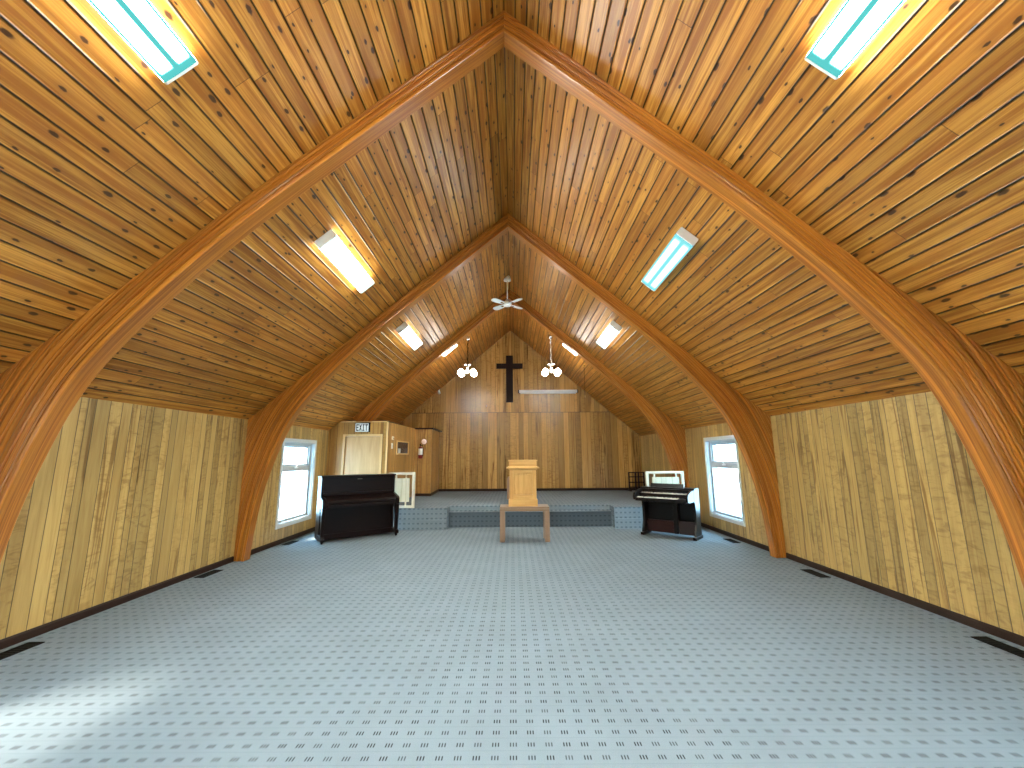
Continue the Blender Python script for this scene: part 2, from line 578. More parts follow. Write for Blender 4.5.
def side_wall(name, s, label):
    b = B()
    ys = sorted({YB, YE, *WIN_Y, *WIN0_Y})
    zs = [0.0, WIN_Z[0], WIN_Z[1], HW + 0.002]
    xo = s * (W + .2)
    def hole(i, j):
        return j == 1 and (ys[i], ys[i + 1]) in (WIN_Y, WIN0_Y)
    for i in range(len(ys) - 1):
        for j in range(3):
            if hole(i, j):
                continue
            y0, y1, z0, z1 = ys[i], ys[i + 1], zs[j], zs[j + 1]
            for x in (s * W, xo):
                b.face([(x, y0, z0), (x, y1, z0), (x, y1, z1), (x, y0, z1)],
                       [(z0, y0 + 20 * s), (z0, y1 + 20 * s), (z1, y1 + 20 * s), (z1, y0 + 20 * s)])
    for (y0, y1) in (WIN_Y, WIN0_Y):
        z0, z1 = WIN_Z
        for (p, q) in (((y0, z0), (y1, z0)), ((y1, z0), (y1, z1)), ((y1, z1), (y0, z1)), ((y0, z1), (y0, z0))):
            b.face([(s * W, *p), (s * W, *q), (xo, *q), (xo, *p)])
    z1 = HW + 0.002
    b.face([(s * W, YB, z1), (s * W, YE, z1), (xo, YE, z1 + .15), (xo, YB, z1 + .15)])
    return struct(b.build(name, 'sidewall'), label, 'wall')


side_wall('wall_left', -1, 'low left wall of pale birch boards')
side_wall('wall_right', 1, 'low right wall of pale birch boards')


def gable(name, y, d, mat, label):
    """end wall with thickness d; boards in two tiers"""
    b = B()
    SEAM = 2.853
    xs = (HR - SEAM) / SL
    for yy in (y, y + d):
        lo = [(-W, 0), (W, 0), (W, HW), (xs, SEAM), (-xs, SEAM), (-W, HW)]
        b.face([(x, yy, z) for x, z in lo], [(z, x + 50) for x, z in lo])
        hi = [(-xs, SEAM), (xs, SEAM), (0, HR)]
        b.face([(x, yy, z) for x, z in hi], [(z, x + 91.4) for x, z in hi])
    return struct(b.build(name, mat, recalc=False), label, 'wall')


gable('wall_end', YE, .2, 'endwall', 'brown boarded gable wall behind the stage')
gable('wall_front', YB, -.2, 'sidewall', 'boarded gable wall at the entrance end')
b = B()
xs_ = (HR - 2.853) / SL - .02
b.box(-xs_, xs_, YE - .007, YE, 2.846, 2.860)
struct(b.build('trim_1', 'darkbase'), 'dark joint strip across the end wall boards', 'trim')


# ------------------------------------------------------------------ laminated timber arches
INNER = [(0, 5.30), (.45, 4.918), (.9, 4.537), (1.35, 4.155), (1.76, 3.808), (2.2, 3.42), (2.6, 3.03), (2.97, 2.63), (3.2, 2.355), (3.37, 2.11),
         (3.505, 1.84), (3.625, 1.52), (3.745, 1.12), (3.825, .72), (3.875, .32), (3.90, 0)]


def catmull(P, n):
    out = []
    Q = [(2 * P[0][0] - P[1][0], 2 * P[0][1] - P[1][1])] + list(P) + [(2 * P[-1][0] - P[-2][0], 2 * P[-1][1] - P[-2][1])]
    for i in range(1, len(Q) - 2):
        for k in range(n):
            t = k / n
            p = []
            for c in (0, 1):
                a, b_, c_, d = Q[i - 1][c], Q[i][c], Q[i + 1][c], Q[i + 2][c]
                p.append(.5 * (2 * b_ + (c_ - a) * t + (2 * a - 5 * b_ + 4 * c_ - d) * t * t + (3 * b_ - a - 3 * c_ + d) * t ** 3))
            out.append(tuple(p))
    out.append(P[-1])
    return out


CURVE = catmull(INNER, 5)
STEP = []
_d, _y = 0.0, 0.0
for _k in range(26):       # rounded laminations with narrow grooves, each set a little further back
    _w = (.040, .021, .047, .026, .041)[_k % 5]
    for _a in (0, 12, 40, 90, 140, 168, 180):
        STEP.append((_d + _w * (.5 - .5 * cos(radians(_a))), _y + .013 - .013 * sin(radians(_a)) ** .6))
    _d += _w + .007
    _y += .005 if _k < 5 else 0
    STEP.append((_d - .0055, _y + .020))
    STEP.append((_d - .0015, _y + .020))


def half_arch(y0, s, parent, zmin=0.0):
    b = B()
    yb = y0 + ARCH_T
    rows = []
    n = len(CURVE)
    sacc = 0
    for i, (x, z) in enumerate(CURVE):
        if i:
            sacc += hypot(x - CURVE[i - 1][0], z - CURVE[i - 1][1])
        if z < zmin - .12:
            break
        p0, p1 = CURVE[max(i - 1, 0)], CURVE[min(i + 1, n - 1)]
        tx, tz = p1[0] - p0[0], p1[1] - p0[1]
        l = hypot(tx, tz)
        nx, nz = -tz / l, tx / l
        if nx < 0 or nz < -0.2:
            nx, nz = -nx, -nz
        k = 1.0
        if i == 0:
            k = 1 / abs(nz)
            nx, nz = 0.0, 1.0
        if i == n - 1:
            nx, nz = 1.0, 0.0
        # distance out to the roof or the wall
        den = nz + SL * nx
        D = (HR - SL * x - z) / den if den > 1e-6 else 9
        if nx > 1e-6:
            D = min(D, (W - x) / nx)
        D = D - .001
        yo_ = 0
        front = []
        for d, yo in STEP:
            dd = min(d * k, D)
            front.append(((s * (x + nx * dd), y0 + yo, z + nz * dd), dd))
        back = [((p[0], 2 * y0 + ARCH_T - p[1], p[2]), d) for p, d in front]
        # resume a constant lip where clamped
        ring = [p for p in reversed(back)] + front
        rows.append((sacc, ring))
    for (s0, A), (s1, Bq) in zip(rows, rows[1:]):
        for j in range(len(A) - 1):
            pts = [A[j][0], A[j + 1][0], Bq[j + 1][0], Bq[j][0]]
            # skip collapsed quads
            if (Vector(pts[0]) - Vector(pts[1])).length < 1e-6 and (Vector(pts[2]) - Vector(pts[3])).length < 1e-6:
                continue
            if j == len(STEP) - 1:     # the soffit: v runs across the thickness
                u = [(s0, 5), (s0, 5 + ARCH_T), (s1, 5 + ARCH_T), (s1, 5)]
            else:
                u = [(s0, A[j][1]), (s0, A[j + 1][1]), (s1, Bq[j + 1][1]), (s1, Bq[j][1])]
            if s > 0:
                u = [(a, c + 11.3) for a, c in u]
            b.face(pts, u)
    for row in (rows[0], rows[-1]):
        pts = []
        for p, d in row[1]:
            if not pts or (Vector(p) - Vector(pts[-1])).length > 1e-5:
                pts.append(p)
        b.face(pts)
    return b.build('arch_member', 'beam', parent, weld=True)


for y0, lab, zm in ((ARCH_Y[0], 'nearest laminated timber arch, the widest, spanning the top of the view', 0),
                    (ARCH_Y[1], 'middle laminated timber arch standing on the carpet just before the two windows', 0),
                    (ARCH_Y[2], 'farthest laminated timber arch at the stage, behind the ceiling fan', 0)):
    t = thing('timber_arch', lab, 'arch', (0, y0, 0), 0, 'laminated timber arches')
    for s in (-1, 1):
        o = half_arch(y0, s, t, 0 if y0 < 9 else (VZ_TOP if s < 0 else PZ))
        o.matrix_parent_inverse = Matrix.Translation((0, -y0, 0))

# ------------------------------------------------------------------ baseboards
for s, side in ((-1, 'left'), (1, 'right')):
    b = B()
    stops = [YB, *[v for y in ARCH_Y for v in (y, y + ARCH_T)], YE]
    for y0, y1 in zip(stops[::2], stops[1::2]):
        if s < 0 and y0 > 9.2:
            continue
        if s < 0 and y1 > 9.3:
            y1 = 9.3
        z0 = 0.0
        if y0 > 9.2:
            z0 = PZ
        prof = [(s * W, z0), (s * (W - .018), z0), (s * (W - .018), z0 + .060), (s * (W - .008), z0 + .075), (s * W, z0 + .075)]
        if s > 0:
            pass
        b.prism(prof, 1, y0, y1)
    struct(b.build('baseboard_' + side, 'darkbase'), 'dark baseboard along the %s wall' % side, 'baseboard')
b = B()
b.box(-2.24, W - .02, YE - .018, YE, PZ, PZ + .075)
struct(b.build('baseboard_end', 'darkbase'), 'dark baseboard along the end wall', 'baseboard')


# ------------------------------------------------------------------ windows
def window(n, s, yr, label):
    y0, y1 = yr
    z0, z1 = WIN_Z
    x = s * W
    def X(d):       # depth outwards from the inner wall face
        return s * (W + d)
    b = B()
    tw = .068       # casing
    for (ya, yb_, za, zb) in ((y0 - tw, y0, z0 - tw, z1 + tw), (y1, y1 + tw, z0 - tw, z1 + tw), (y0, y1, z1, z1 + tw), (y0, y1, z0 - tw, z0)):
        xa, xb = sorted((X(-.016), X(.0)))
        b.box(xa, xb, ya, yb_, za, zb)
    w = b.build('window_%d' % n, 'white', None, .004)
    struct(w, label, 'window')
    b = B()
    j = .014        # jamb lining
    xa, xb = sorted((X(.0), X(.15)))
    b.box(xa, xb, y0, y0 + j, z0, z1)
    b.box(xa, xb, y1 - j, y1, z0, z1)
    b.box(xa, xb, y0 + j, y1 - j, z1 - j, z1)
    b.box(xa, xb, y0 + j, y1 - j, z0, z0 + j)
    b.build('jamb', 'vinyl', w)
    zt0, zt1 = 1.235, 1.335
    b = B()
    xa, xb = sorted((X(.055), X(.15)))
    f = .055
    ya, yb_ = y0 + j, y1 - j
    za, zb = z0 + j, z1 - j
    b.box(xa, xb, ya, ya + f, za, zb)
    b.box(xa, xb, yb_ - f, yb_, za, zb)
    b.box(xa, xb, ya + f, yb_ - f, zb - f * .8, zb)
    b.box(xa, xb, ya + f, yb_ - f, za, za + f * .8)
    b.box(xa, xb, ya + f, yb_ - f, zt0, zt1)
    b.build('window_frame', 'vinyl', w, .006)
    b = B()         # opening sash at the top, a little in front
    xa, xb = sorted((X(.085), X(.14)))
    q = .032
    A0, A1, Z0, Z1 = ya + f, yb_ - f, zt1, zb - f * .8
    b.box(xa, xb, A0, A0 + q, Z0, Z1)
    b.box(xa, xb, A1 - q, A1, Z0, Z1)
    b.box(xa, xb, A0 + q, A1 - q, Z0, Z0 + q)
    b.box(xa, xb, A0 + q, A1 - q, Z1 - q, Z1)
    b.build('sash', 'vinyl', w, .004)
    for (za_, zb_, nm) in ((za + f * .8, zt0, 'pane'), (zt1 + q, zb - f * .8 - q, 'pane')):
        b = B()
        xa, xb = sorted((X(.105), X(.111)))
        b.box(xa, xb, ya + f, yb_ - f, za_, zb_)
        b.build(nm, 'glass', w)
    b = B()
    ym = (y0 + y1) / 2
    xa, xb = sorted((X(.03), X(.055)))
    b.box(xa, xb, ym - .05, ym + .05, (zt0 + zt1) / 2 + .005, (zt0 + zt1) / 2 + .028)
    b.tube([(X(.035), ym - .03, zt1 - .02), (X(.025), ym + .02, zt1 + .035)], .007)
    b.build('handle', 'metal_white', w, .003)


window(1, -1, WIN_Y, 'white framed window in the left wall beside the piano')
window(2, 1, WIN_Y, 'white framed window in the right wall beside the organ')
window(3, -1, WIN0_Y, 'white framed window in the left wall nearest the entrance')
window(4, 1, WIN0_Y, 'white framed window in the right wall nearest the entrance')

# ------------------------------------------------------------------ vestibule in the far left corner
VY, VX, VY2, VX2, VZ = 9.30, -2.735, 11.65, -2.20, 2.265
DX0, DX1, DZ = -3.677, -2.896, 1.945
b = B()
def vq(p, q, z0, z1, o):
    """vertical boarded face from plan point p to q"""
    L = hypot(q[0] - p[0], q[1] - p[1])
    b.face([(*p, z0), (*q, z0), (*q, z1), (*p, z1)], [(z0, o), (z0, o + L), (z1, o + L), (z1, o)])
zc = HR + SL * -W
xl = -(HR - VZ) / SL - .0    # where the flat top meets the roof slope
b.face([(-W, VY, 0), (DX0, VY, 0), (DX0, VY, VZ), (xl, VY, VZ), (-W, VY, HW)],
       [(0, 70), (0, 70 + DX0 + W), (VZ, 70 + DX0 + W), (VZ, 70 + xl + W), (HW, 70)])
vq((DX0, VY), (DX1, VY), DZ, VZ, 70 + DX0 + W)
vq((DX1, VY), (VX, VY), 0, VZ, 70 + DX1 + W)
vq((VX, VY), (VX + .06, VY2), 0, VZ, 73)
vq((VX + .06, VY2), (VX2, VY2), 0, VZ, 77)
vq((VX2, VY2), (VX2 - .055, YE), 0, VZ, 79)
b.face([(xl, VY, VZ), (VX, VY, VZ), (VX + .06, VY2, VZ), (VX2, VY2, VZ), (VX2 - .055, YE, VZ), (xl, YE, VZ)])
b.face([(DX0, VY, 0), (DX0, VY, DZ), (DX0, VY + .12, DZ), (DX0, VY + .12, 0)])
b.face([(DX1, VY, 0), (DX1, VY, DZ), (DX1, VY + .12, DZ), (DX1, VY + .12, 0)])
b.face([(DX0, VY, DZ), (DX1, VY, DZ), (DX1, VY + .12, DZ), (DX0, VY + .12, DZ)])
struct(b.build('wall_vestibule', 'vestwall', recalc=False), 'boarded vestibule walls in the far left corner', 'wall')
b = B()      # cap along the vestibule top
b.box(VX - .02, VX + .012, VY - .012, VY2, VZ, VZ + .02)
b.box(VX - .02, VX2 + .03, VY2 - .015, VY2 + .03, VZ - .02, VZ + .02)
b.box(VX2 - .06, VX2 + .03, VY2 + .03, YE, VZ - .02, VZ + .02)
struct(b.build('trim_2', 'darkbase'), 'dark cap along the top of the vestibule', 'trim')
b = B()
b.box(xl + .04, VX + .012, VY - .012, VY + .03, VZ, VZ + .02)
b.box(VX - .03, VX + .008, VY - .008, VY, .0, VZ)
struct(b.build('trim_3', 'door_trim'), 'pale edging along the front of the vestibule', 'trim')
b = B()
b.box(VX + .06, VX2 + .012, VY2 - .015, VY2, PZ, PZ + .07)
b.prism([(VX2, VY2), (VX2 + .015, VY2), (VX2 - .04, YE - .02), (VX2 - .055, YE - .02)], 2, PZ, PZ + .07)
struct(b.build('baseboard_vestibule', 'darkbase'), 'dark baseboard round the vestibule corner', 'baseboard')
# door
b = B()
b.box(DX0 + .004, DX1 - .004, VY + .03, VY + .07, .02, DZ - .004)
d1 = struct(b.build('door_1', 'door', None, .002), 'pale wooden door under the EXIT sign', 'door')
b = B()
for (x0, x1, z0, z1) in ((DX0 - .05, DX0, 0, DZ + .05), (DX1, DX1 + .05, 0, DZ + .05), (DX0, DX1, DZ, DZ + .05)):
    b.box(x0, x1, VY - .016, VY, z0, z1)
b.build('door_frame', 'door_trim', d1, .003)
b = B()
b.lathe([(.012, 0), (.012, .03), (.028, .036), (.030, .055), (.020, .068), (0.001, .07)], 16,
        Matrix.Translation((DX0 + .07, VY + .03, 1.0)) @ Matrix.Rotation(radians(90), 4, 'X'))
b.build('door_knob', 'brass', d1)
b = B()
for zz in (.3, 1.0, 1.72):
    b.box(DX1 - .012, DX1 + .004, VY + .018, VY + .03, zz, zz + .09)
b.build('hinge', 'brass', d1)

# ------------------------------------------------------------------ stage platform
SY, RY = 8.95, 9.22            # front of the side blocks, riser of the recess
RX0, RX1 = -1.325, 2.16
st = thing('stage_platform', 'low carpeted stage platform across the far end of the room', 'stage', (0, 9, 0))
PI_ = Matrix.Translation((0, -9, 0))
b = B()
def fq(p, uvs):
    b.face(p, uvs)
XL, XR = -2.735, W - .001
TY = 9.36                      # back of the recess tread
T1 = .315                      # tread height
def top(x0, x1, y0, y1, z):
    b.face([(x0, y0, z), (x1, y0, z), (x1, y1, z), (x0, y1, z)], [(x0, y0), (x1, y0), (x1, y1), (x0, y1)])
def riser(x0, x1, y, z0, z1):
    b.face([(x0, y, z0), (x1, y, z0), (x1, y, z1), (x0, y, z1)], [(x0, z0 + .02), (x1, z0 + .02), (x1, z1 + .02), (x0, z1 + .02)])
def cheek(x, y0, y1, z0, z1):
    b.face([(x, y0, z0), (x, y1, z0), (x, y1, z1), (x, y0, z1)], [(y0, z0), (y1, z0), (y1, z1), (y0, z1)])
top(XL, RX0, SY, TY, PZ)
XF = 3.70
top(RX1, XF, SY, TY, PZ)
cheek(XF, SY, TY, 0, PZ)
riser(XF, XR, TY, 0, PZ)
top(XL, XR, TY, VY2, PZ)
top(VX2 - .06, XR, VY2, YE - .001, PZ)
deck = b.build('deck', 'carpet', st, recalc=False)
deck.matrix_parent_inverse = PI_
for x0, x1 in ((XL, RX0), (RX1, XF)):
    b = B()
    riser(x0, x1, SY, .2, PZ)
    b.face([(x0, SY, .2), (x1, SY, .2), (x1, SY - .012, .194), (x0, SY - .012, .194)])
    riser(x0, x1, SY - .012, 0.0, .194)
    xe = RX0 if x1 == RX0 else RX1
    cheek(xe, SY, TY, .0, PZ)
    o = b.build('riser', 'riser', st, recalc=False)
    o.matrix_parent_inverse = PI_
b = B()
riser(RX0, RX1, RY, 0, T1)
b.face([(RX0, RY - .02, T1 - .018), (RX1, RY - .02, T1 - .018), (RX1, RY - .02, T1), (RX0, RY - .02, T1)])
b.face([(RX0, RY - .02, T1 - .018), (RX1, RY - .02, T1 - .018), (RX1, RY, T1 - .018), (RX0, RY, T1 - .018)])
o = b.build('step_riser', 'shaded_step_carpet', st, recalc=False)
o['label'] = 'carpeted riser with the recess shade painted in'
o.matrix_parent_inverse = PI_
b = B()
top(RX0, RX1, RY - .02, TY, T1)
riser(RX0, RX1, TY, T1, PZ)
o = b.build('step_tread', 'riser', st, recalc=False)
o.matrix_parent_inverse = PI_


# ------------------------------------------------------------------ stage railings
def railing(label, x0, x1, y, z0, z1, stubs, board):
    t = thing('stage_railing', label, 'railing', ((x0 + x1) / 2, y, z0), 0, 'railing panels at the stage edge')
    hw, h = (x1 - x0) / 2, z1 - z0
    p = .055
    b = B()
    b.box(-hw, -hw + p, -.03, .03, 0, h - .05)
    b.build('post', 'cream', t, .004)
    b = B()
    b.box(hw - p, hw, -.03, .03, 0, h - .05)
    b.build('post', 'cream', t, .004)
    b = B()
    b.box(-hw, hw, -.035, .035, h - .05, h)
    b.build('top_rail', 'cream', t, .004)
    b = B()
    b.box(-hw + p, hw - p, -.025, .025, .0, .05)
    b.build('bottom_rail', 'cream', t, .004)
    b = B()
    bx0, bx1 = board
    b.box(bx0, bx1, -.015, .015, .125, h - .125)
    fs = list(b.bm.faces)
    for f in fs:
        for l in f.loops:
            l[b.uv].uv = (l.vert.co.z, l.vert.co.x + 5 + x0)
    b.build('board_panel', 'creamboard', t, .003)
    for sx in stubs:
        for (a, c) in ((.05, .125), (h - .125, h - .05)):
            b = B()
            b.box(sx - .015, sx + .015, -.012, .012, a, c)
            b.build('spacer', 'cream', t)
    return t


railing('cream railing panel on the stage edge at the right end of the piano', -2.59, -2.03, 9.04, PZ, 1.165, (-.12, .09), (-.20, .165))
railing('cream railing panel on the stage edge behind the organ', 2.885, 3.69, 9.04, PZ, 1.155, (-.22, .24), (-.27, .30))

# dark open rack by the end wall
t = thing('slatted_rack', 'dark open-framed wooden rack on the stage against the end wall', 'rack', (3.80, 12.85, PZ))
for x in (-.23, -.035, .06, .22):
    b = B()
    b.box(x - .018, x + .018, -.02, .02, 0, .56)
    b.build('post', 'cross', t, .002)
for z in (.10, .24, .40, .53):
    b = B()
    b.box(-.23, .22, -.012, .012, z, z + .03)
    b.build('rail', 'cross', t, .002)
for x in (-.13, .14):
    b = B()
    b.box(x - .006, x + .006, -.008, .008, .1, .55)
    b.build('slat', 'cross', t)
for x in (-.23, .22):
    b = B()
    b.box(x - .018, x + .018, -.16, .16, 0, .035)
    b.build('foot', 'cross', t, .002)


# ------------------------------------------------------------------ upright piano
PA = radians(36)
t = thing('upright_piano', 'dark mahogany upright piano standing at an angle by the left window', 'piano', (-3.275, 7.52, 0), PA)
PW_, PD, PH = 1.37, .56, 1.155
for x0, x1 in ((0, .035), (PW_ - .035, PW_)):
    b = B()
    b.box(x0, x1, .26, PD, .03, PH - .03)
    b.build('side_panel', 'piano', t, .004)
    b = B()
    xm, dx = (x0 + x1) / 2, .03
    b.prism([(.0, .60), (.0, .70), (.02, .735), (.07, .752), (.26, .80), (.26, .58), (.05, .575)], 0, xm - dx, xm + dx)
    b.build('arm', 'piano', t, .006)
    b = B()
    b.taper((xm - .025, xm + .025, .03, .085, .10), (xm - .03, xm + .03, .02, .10, .40))
    b.taper((xm - .03, xm + .03, .02, .10, .40), (xm - .03, xm + .03, .01, .15, .59))
    b.build('leg', 'piano', t, .004)
    b = B()
    b.prism([(-.005, .05), (-.005, .09), (.02, .115), (.27, .13), (.27, .05)], 0, xm - .033, xm + .033)
    b.build('toe_block', 'piano', t, .004)
    b = B()
    mt = Matrix.Translation((xm - .012, .045, .028)) @ Matrix.Rotation(radians(90), 4, 'Y')
    b.lathe([(.02, 0), (.028, .003), (.028, .021), (.02, .024)], 16, mt)
    b.box(xm - .018, xm + .018, .03, .06, .03, .055)
    b.build('caster', 'black', t)
b = B()
b.box(-.012, PW_ + .012, .235, PD + .006, PH - .03, PH)
b.build('lid', 'piano', t, .008)
b = B()
b.box(.035, PW_ - .035, .285, .31, .84, PH - .03)
b.build('upper_panel', 'piano', t, .003)
b = B()
b.box(.035, PW_ - .035, .245, .31, .80, .84)
b.build('music_shelf', 'piano', t, .006)
b = B()
b.prism([(.012, .665), (.010, .695), (.025, .725), (.07, .745), (.26, .795), (.26, .665)], 0, .062, PW_ - .062)
b.build('fallboard', 'piano', t, .004)
b = B()
b.box(.062, PW_ - .062, .012, .30, .595, .66)
b.build('key_bed', 'piano', t, .006)
b = B()
b.box(.035, PW_ - .035, .285, .305, .12, .595)
b.build('lower_panel', 'piano', t, .003)
b = B()
b.box(.035, PW_ - .035, .275, PD - .01, .03, .12)
b.build('bottom_board', 'piano', t, .003)
b = B()
b.box(.04, PW_ - .04, PD - .02, PD - .006, .12, PH - .03)
b.build('back_panel', 'piano', t)
b = B()
b.box(PW_ * .5 - .045, PW_ * .5 + .045, .2825, .285, 1.075, 1.09)
o = b.build('maker_plate', 'gilt', t)

# ------------------------------------------------------------------ spinet organ
OA = radians(-39.5)
t = thing('spinet_organ', 'dark spinet organ with two white keyboards standing by the right window', 'organ', (2.50, 8.29, 0), OA)
OW, OD = 1.0, .37
for x0, x1, nm in ((0, .04, 'side_panel'), (OW - .04, OW, 'side_panel')):
    b = B()
    b.prism([(.03, .05), (.10, .05), (OD, .05), (OD, .855), (.10, .865), (.06, .84), (.06, .66), (.10, .60), (.115, .45), (.11, .25)], 0, x0, x1)
    b.build(nm, 'organ', t, .005)
    b = B()
    b.box(x0 - .012, x1 + .012, -.005, OD + .02, 0, .05)
    b.build('foot', 'organ', t, .006)
    b = B()       # cheek beside the keys
    b.prism([(-.285, .675), (-.29, .75), (-.26, .80), (-.10, .845), (.06, .86), (.06, .655), (-.20, .655)], 0, x0, x1)
    b.build('cheek', 'organ', t, .005)
b = B()
b.box(.04, OW - .04, -.28, .10, .655, .715)
b.build('key_bed', 'organ', t, .006)
b = B()
b.box(.04, OW - .04, -.085, .10, .715, .785)
b.build('manual_shelf', 'organ', t, .003)
b = B()
b.box(.04, OW - .04, .085, OD, .785, .86)
b.build('top_box', 'organ', t, .006)
b = B()
b.box(.0, OW, .11, OD + .01, .86, .885)
b.build('top_board', 'organ', t, .006)
b = B()
b.box(.04, OW - .04, .30, .33, .05, .66)
b.build('back_panel', 'organ', t, .002)
b = B()
b.box(.05, .56, .20, .225, .05, .27)
b.build('kick_panel', 'organ_red', t, .004)
b = B()
b.box(.66, OW - .045, .18, .205, .05, .285)
b.build('speaker_grille', 'organ_cloth', t, .004)
b = B()
b.box(.57, .65, .17, .26, .05, .655)
b.build('pillar', 'organ', t, .003)


def manual(x0, x1, y0, y1, z, name):
    k = int(round((x1 - x0) / .0235))
    w = (x1 - x0) / k
    b = B()
    for i in range(k):
        b.box(x0 + i * w + .0006, x0 + (i + 1) * w - .0006, y0, y1, z, z + .017)
    m = b.build(name, 'key_white', t, .0015)
    b = B()
    for i in range(k):
        if i % 7 in (0, 1, 3, 4, 5) and i < k - 1:
            xc = x0 + (i + 1) * w
            b.box(xc - .006, xc + .006, y0 + .045, y1, z + .017, z + .027)
    b.build('black_keys', 'black', m)


manual(.20, .80, -.255, -.12, .715, 'lower_keyboard')
manual(.32, .91, -.07, .07, .785, 'upper_keyboard')
for i in range(4):
    b = B()
    b.box(.065 + i * .03, .088 + i * .03, -.255, -.225, .715, .735)
    b.build('stop_tab', 'key_white', t, .002)
for i in range(5):
    b = B()
    b.box(.075 + i * .045, .105 + i * .045, -.055, -.03, .785, .806)
    b.build('stop_tab', 'key_white', t, .002)
b = B()
b.prism([(.13, .885), (.145, .885), (.19, .955), (.18, .958)], 0, .18, .80)
b.build('music_rest', 'organ', t, .002)

# ------------------------------------------------------------------ communion table and lectern
TX0, TX1, TY0, TY1, TZ = -.182, .70, 7.64, 8.06, .60
t = thing('communion_table', 'low square-legged wooden table standing before the stage', 'table', ((TX0 + TX1) / 2, (TY0 + TY1) / 2, 0))
hx, hy = (TX1 - TX0) / 2, (TY1 - TY0) / 2
for sx in (-1, 1):
    for sy in (-1, 1):
        b = B()
        x0, x1 = sorted((sx * hx, sx * (hx - .088)))
        y0, y1 = sorted((sy * hy, sy * (hy - .088)))
        b.box(x0, x1, y0, y1, 0, TZ - .075)
        b.build('leg', 'tableleg', t, .004)
b = B()
b.box(-hx, hx, -hy, hy, TZ - .03, TZ)
b.build('tabletop', 'tablewood', t, .004)
b = B()
for sy in (-1, 1):
    y0, y1 = sorted((sy * hy, sy * (hy - .03)))
    b.box(-hx, hx, y0, y1, TZ - .075, TZ - .03)
for sx in (-1, 1):
    x0, x1 = sorted((sx * hx, sx * (hx - .03)))
    b.box(x0, x1, -hy + .03, hy - .03, TZ - .075, TZ - .03)
b.build('apron', 'tablewood', t, .003)

LX, LY = .235, 7.80
t = thing('lectern', 'golden oak lectern with a panelled front standing on the low table', 'lectern', (LX, LY, TZ))
b = B()
b.box(-.262, .262, -.12, .20, 0, .10)
b.build('plinth', 'oak_h', t, .006)
b = B()
b.prism([(-.262, -.12), (.262, -.12), (.262, .20), (-.262, .20)], 2, .10, .115)
b.taper((-.255, .255, -.115, .195, .115), (-.240, .240, -.10, .18, .135))
b.build('plinth_moulding', 'oak_h', t)
b = B()      # body walls
b.box(-.243, .243, -.068, .18, .12, .655)
b.build('body', 'oak', t, .003)
for x0, x1 in ((-.243, -.170), (.170, .243)):
    b = B()
    b.box(x0, x1, -.103, -.068, .125, .65)
    b.build('stile', 'oak', t, .003)
for z0, z1 in ((.125, .205), (.585, .65)):
    b = B()
    b.box(-.170, .170, -.103, -.068, z0, z1)
    b.build('rail', 'oak_h', t, .003)
b = B()
b.box(-.145, .145, -.082, -.068, .230, .560)
b.build('raised_panel', 'oak', t, .008)
b = B()
b.taper((-.245, .245, -.105, .185, .64), (-.265, .265, -.125, .20, .665))
b.box(-.30, .30, -.16, .225, .668, .690)
b.taper((-.285, .285, -.145, .21, .690), (-.262, .262, -.12, .20, .705))
b.build('cornice', 'oak_h', t, .003)
b = B()
b.box(-.252, .252, -.112, .19, .70, .80)
b.box(-.268, .268, -.126, .20, .80, .82)
b.build('reading_box', 'oak_h', t, .004)
b = B()
b.prism([(-.292, .11), (-.243, .11), (-.243, .52), (-.262, .515), (-.282, .49), (-.292, .45)], 1, .05, .17)
b.build('side_wing', 'tableleg', t, .012)

# ------------------------------------------------------------------ end wall fittings
b = B()
cr = [(-.112, 0), (.112, 0), (.112, 1.095), (.425, 1.095), (.425, 1.265), (.112, 1.265), (.112, 1.525), (-.112, 1.525), (-.112, 1.265),
      (-.425, 1.265), (-.425, 1.095), (-.112, 1.095)]
b.prism(cr, 1, -.055, 0)
o = b.build('wall_cross', 'cross', None, .006)
o.location = (-.035, YE, 3.175)
tag(o, 'dark wooden cross mounted on the end wall', 'cross')

t = thing('projection_screen', 'closed white pull-down screen case on the end wall right of the cross', 'screen', (1.19, YE - .10, 3.51))
b = B()
b.prism([(.05 * cos(a) * (1 if cos(a) < 0 else 1), .05 * sin(a)) for a in [2 * pi * k / 16 for k in range(16)]], 0, -.92, .92, None, False)
b.build('case', 'metal_white', t)
for s in (-1, 1):
    b = B()
    x0, x1 = sorted((s * .92, s * .955))
    b.prism([(.054 * cos(a), .054 * sin(a)) for a in [2 * pi * k / 16 for k in range(16)]], 0, x0, x1)
    b.build('end_cap', 'black', t, .004)
    b = B()
    b.box(s * .8 - .015, s * .8 + .015, .03, .10, -.01, .05)
    b.build('bracket', 'metal_white', t)
b = B()
b.box(-.88, .88, -.012, .012, -.075, -.045)
b.build('bottom_bar', 'metal_white', t, .002)

t = thing('spotlight', 'tiny white spotlight under the left roof slope by the end wall', 'light', (-2.27, 13.0, 3.60))
b = B()
b.tube([(0, 0, 0), (0, 0, -.07)], .012)
b.build('stem', 'metal_white', t)
b = B()
mt = Matrix.Translation((0, -.02, -.10)) @ Matrix.Rotation(radians(50), 4, 'X')
b.lathe([(.022, .07), (.03, .06), (.04, -.05), (.034, -.05)], 16, mt)
b.build('lamp_head', 'metal_white', t)
o = B()
o.tube([(0, 0, 0), (0, -.03, 0), (0, -.035, .02), (0, -.03, .035)], .008)
o = o.build('wall_hook', 'metal_white')
o.location = (-.765, YE, 3.05)
tag(o, 'tiny white hook on the end wall left of the cross', 'hook')

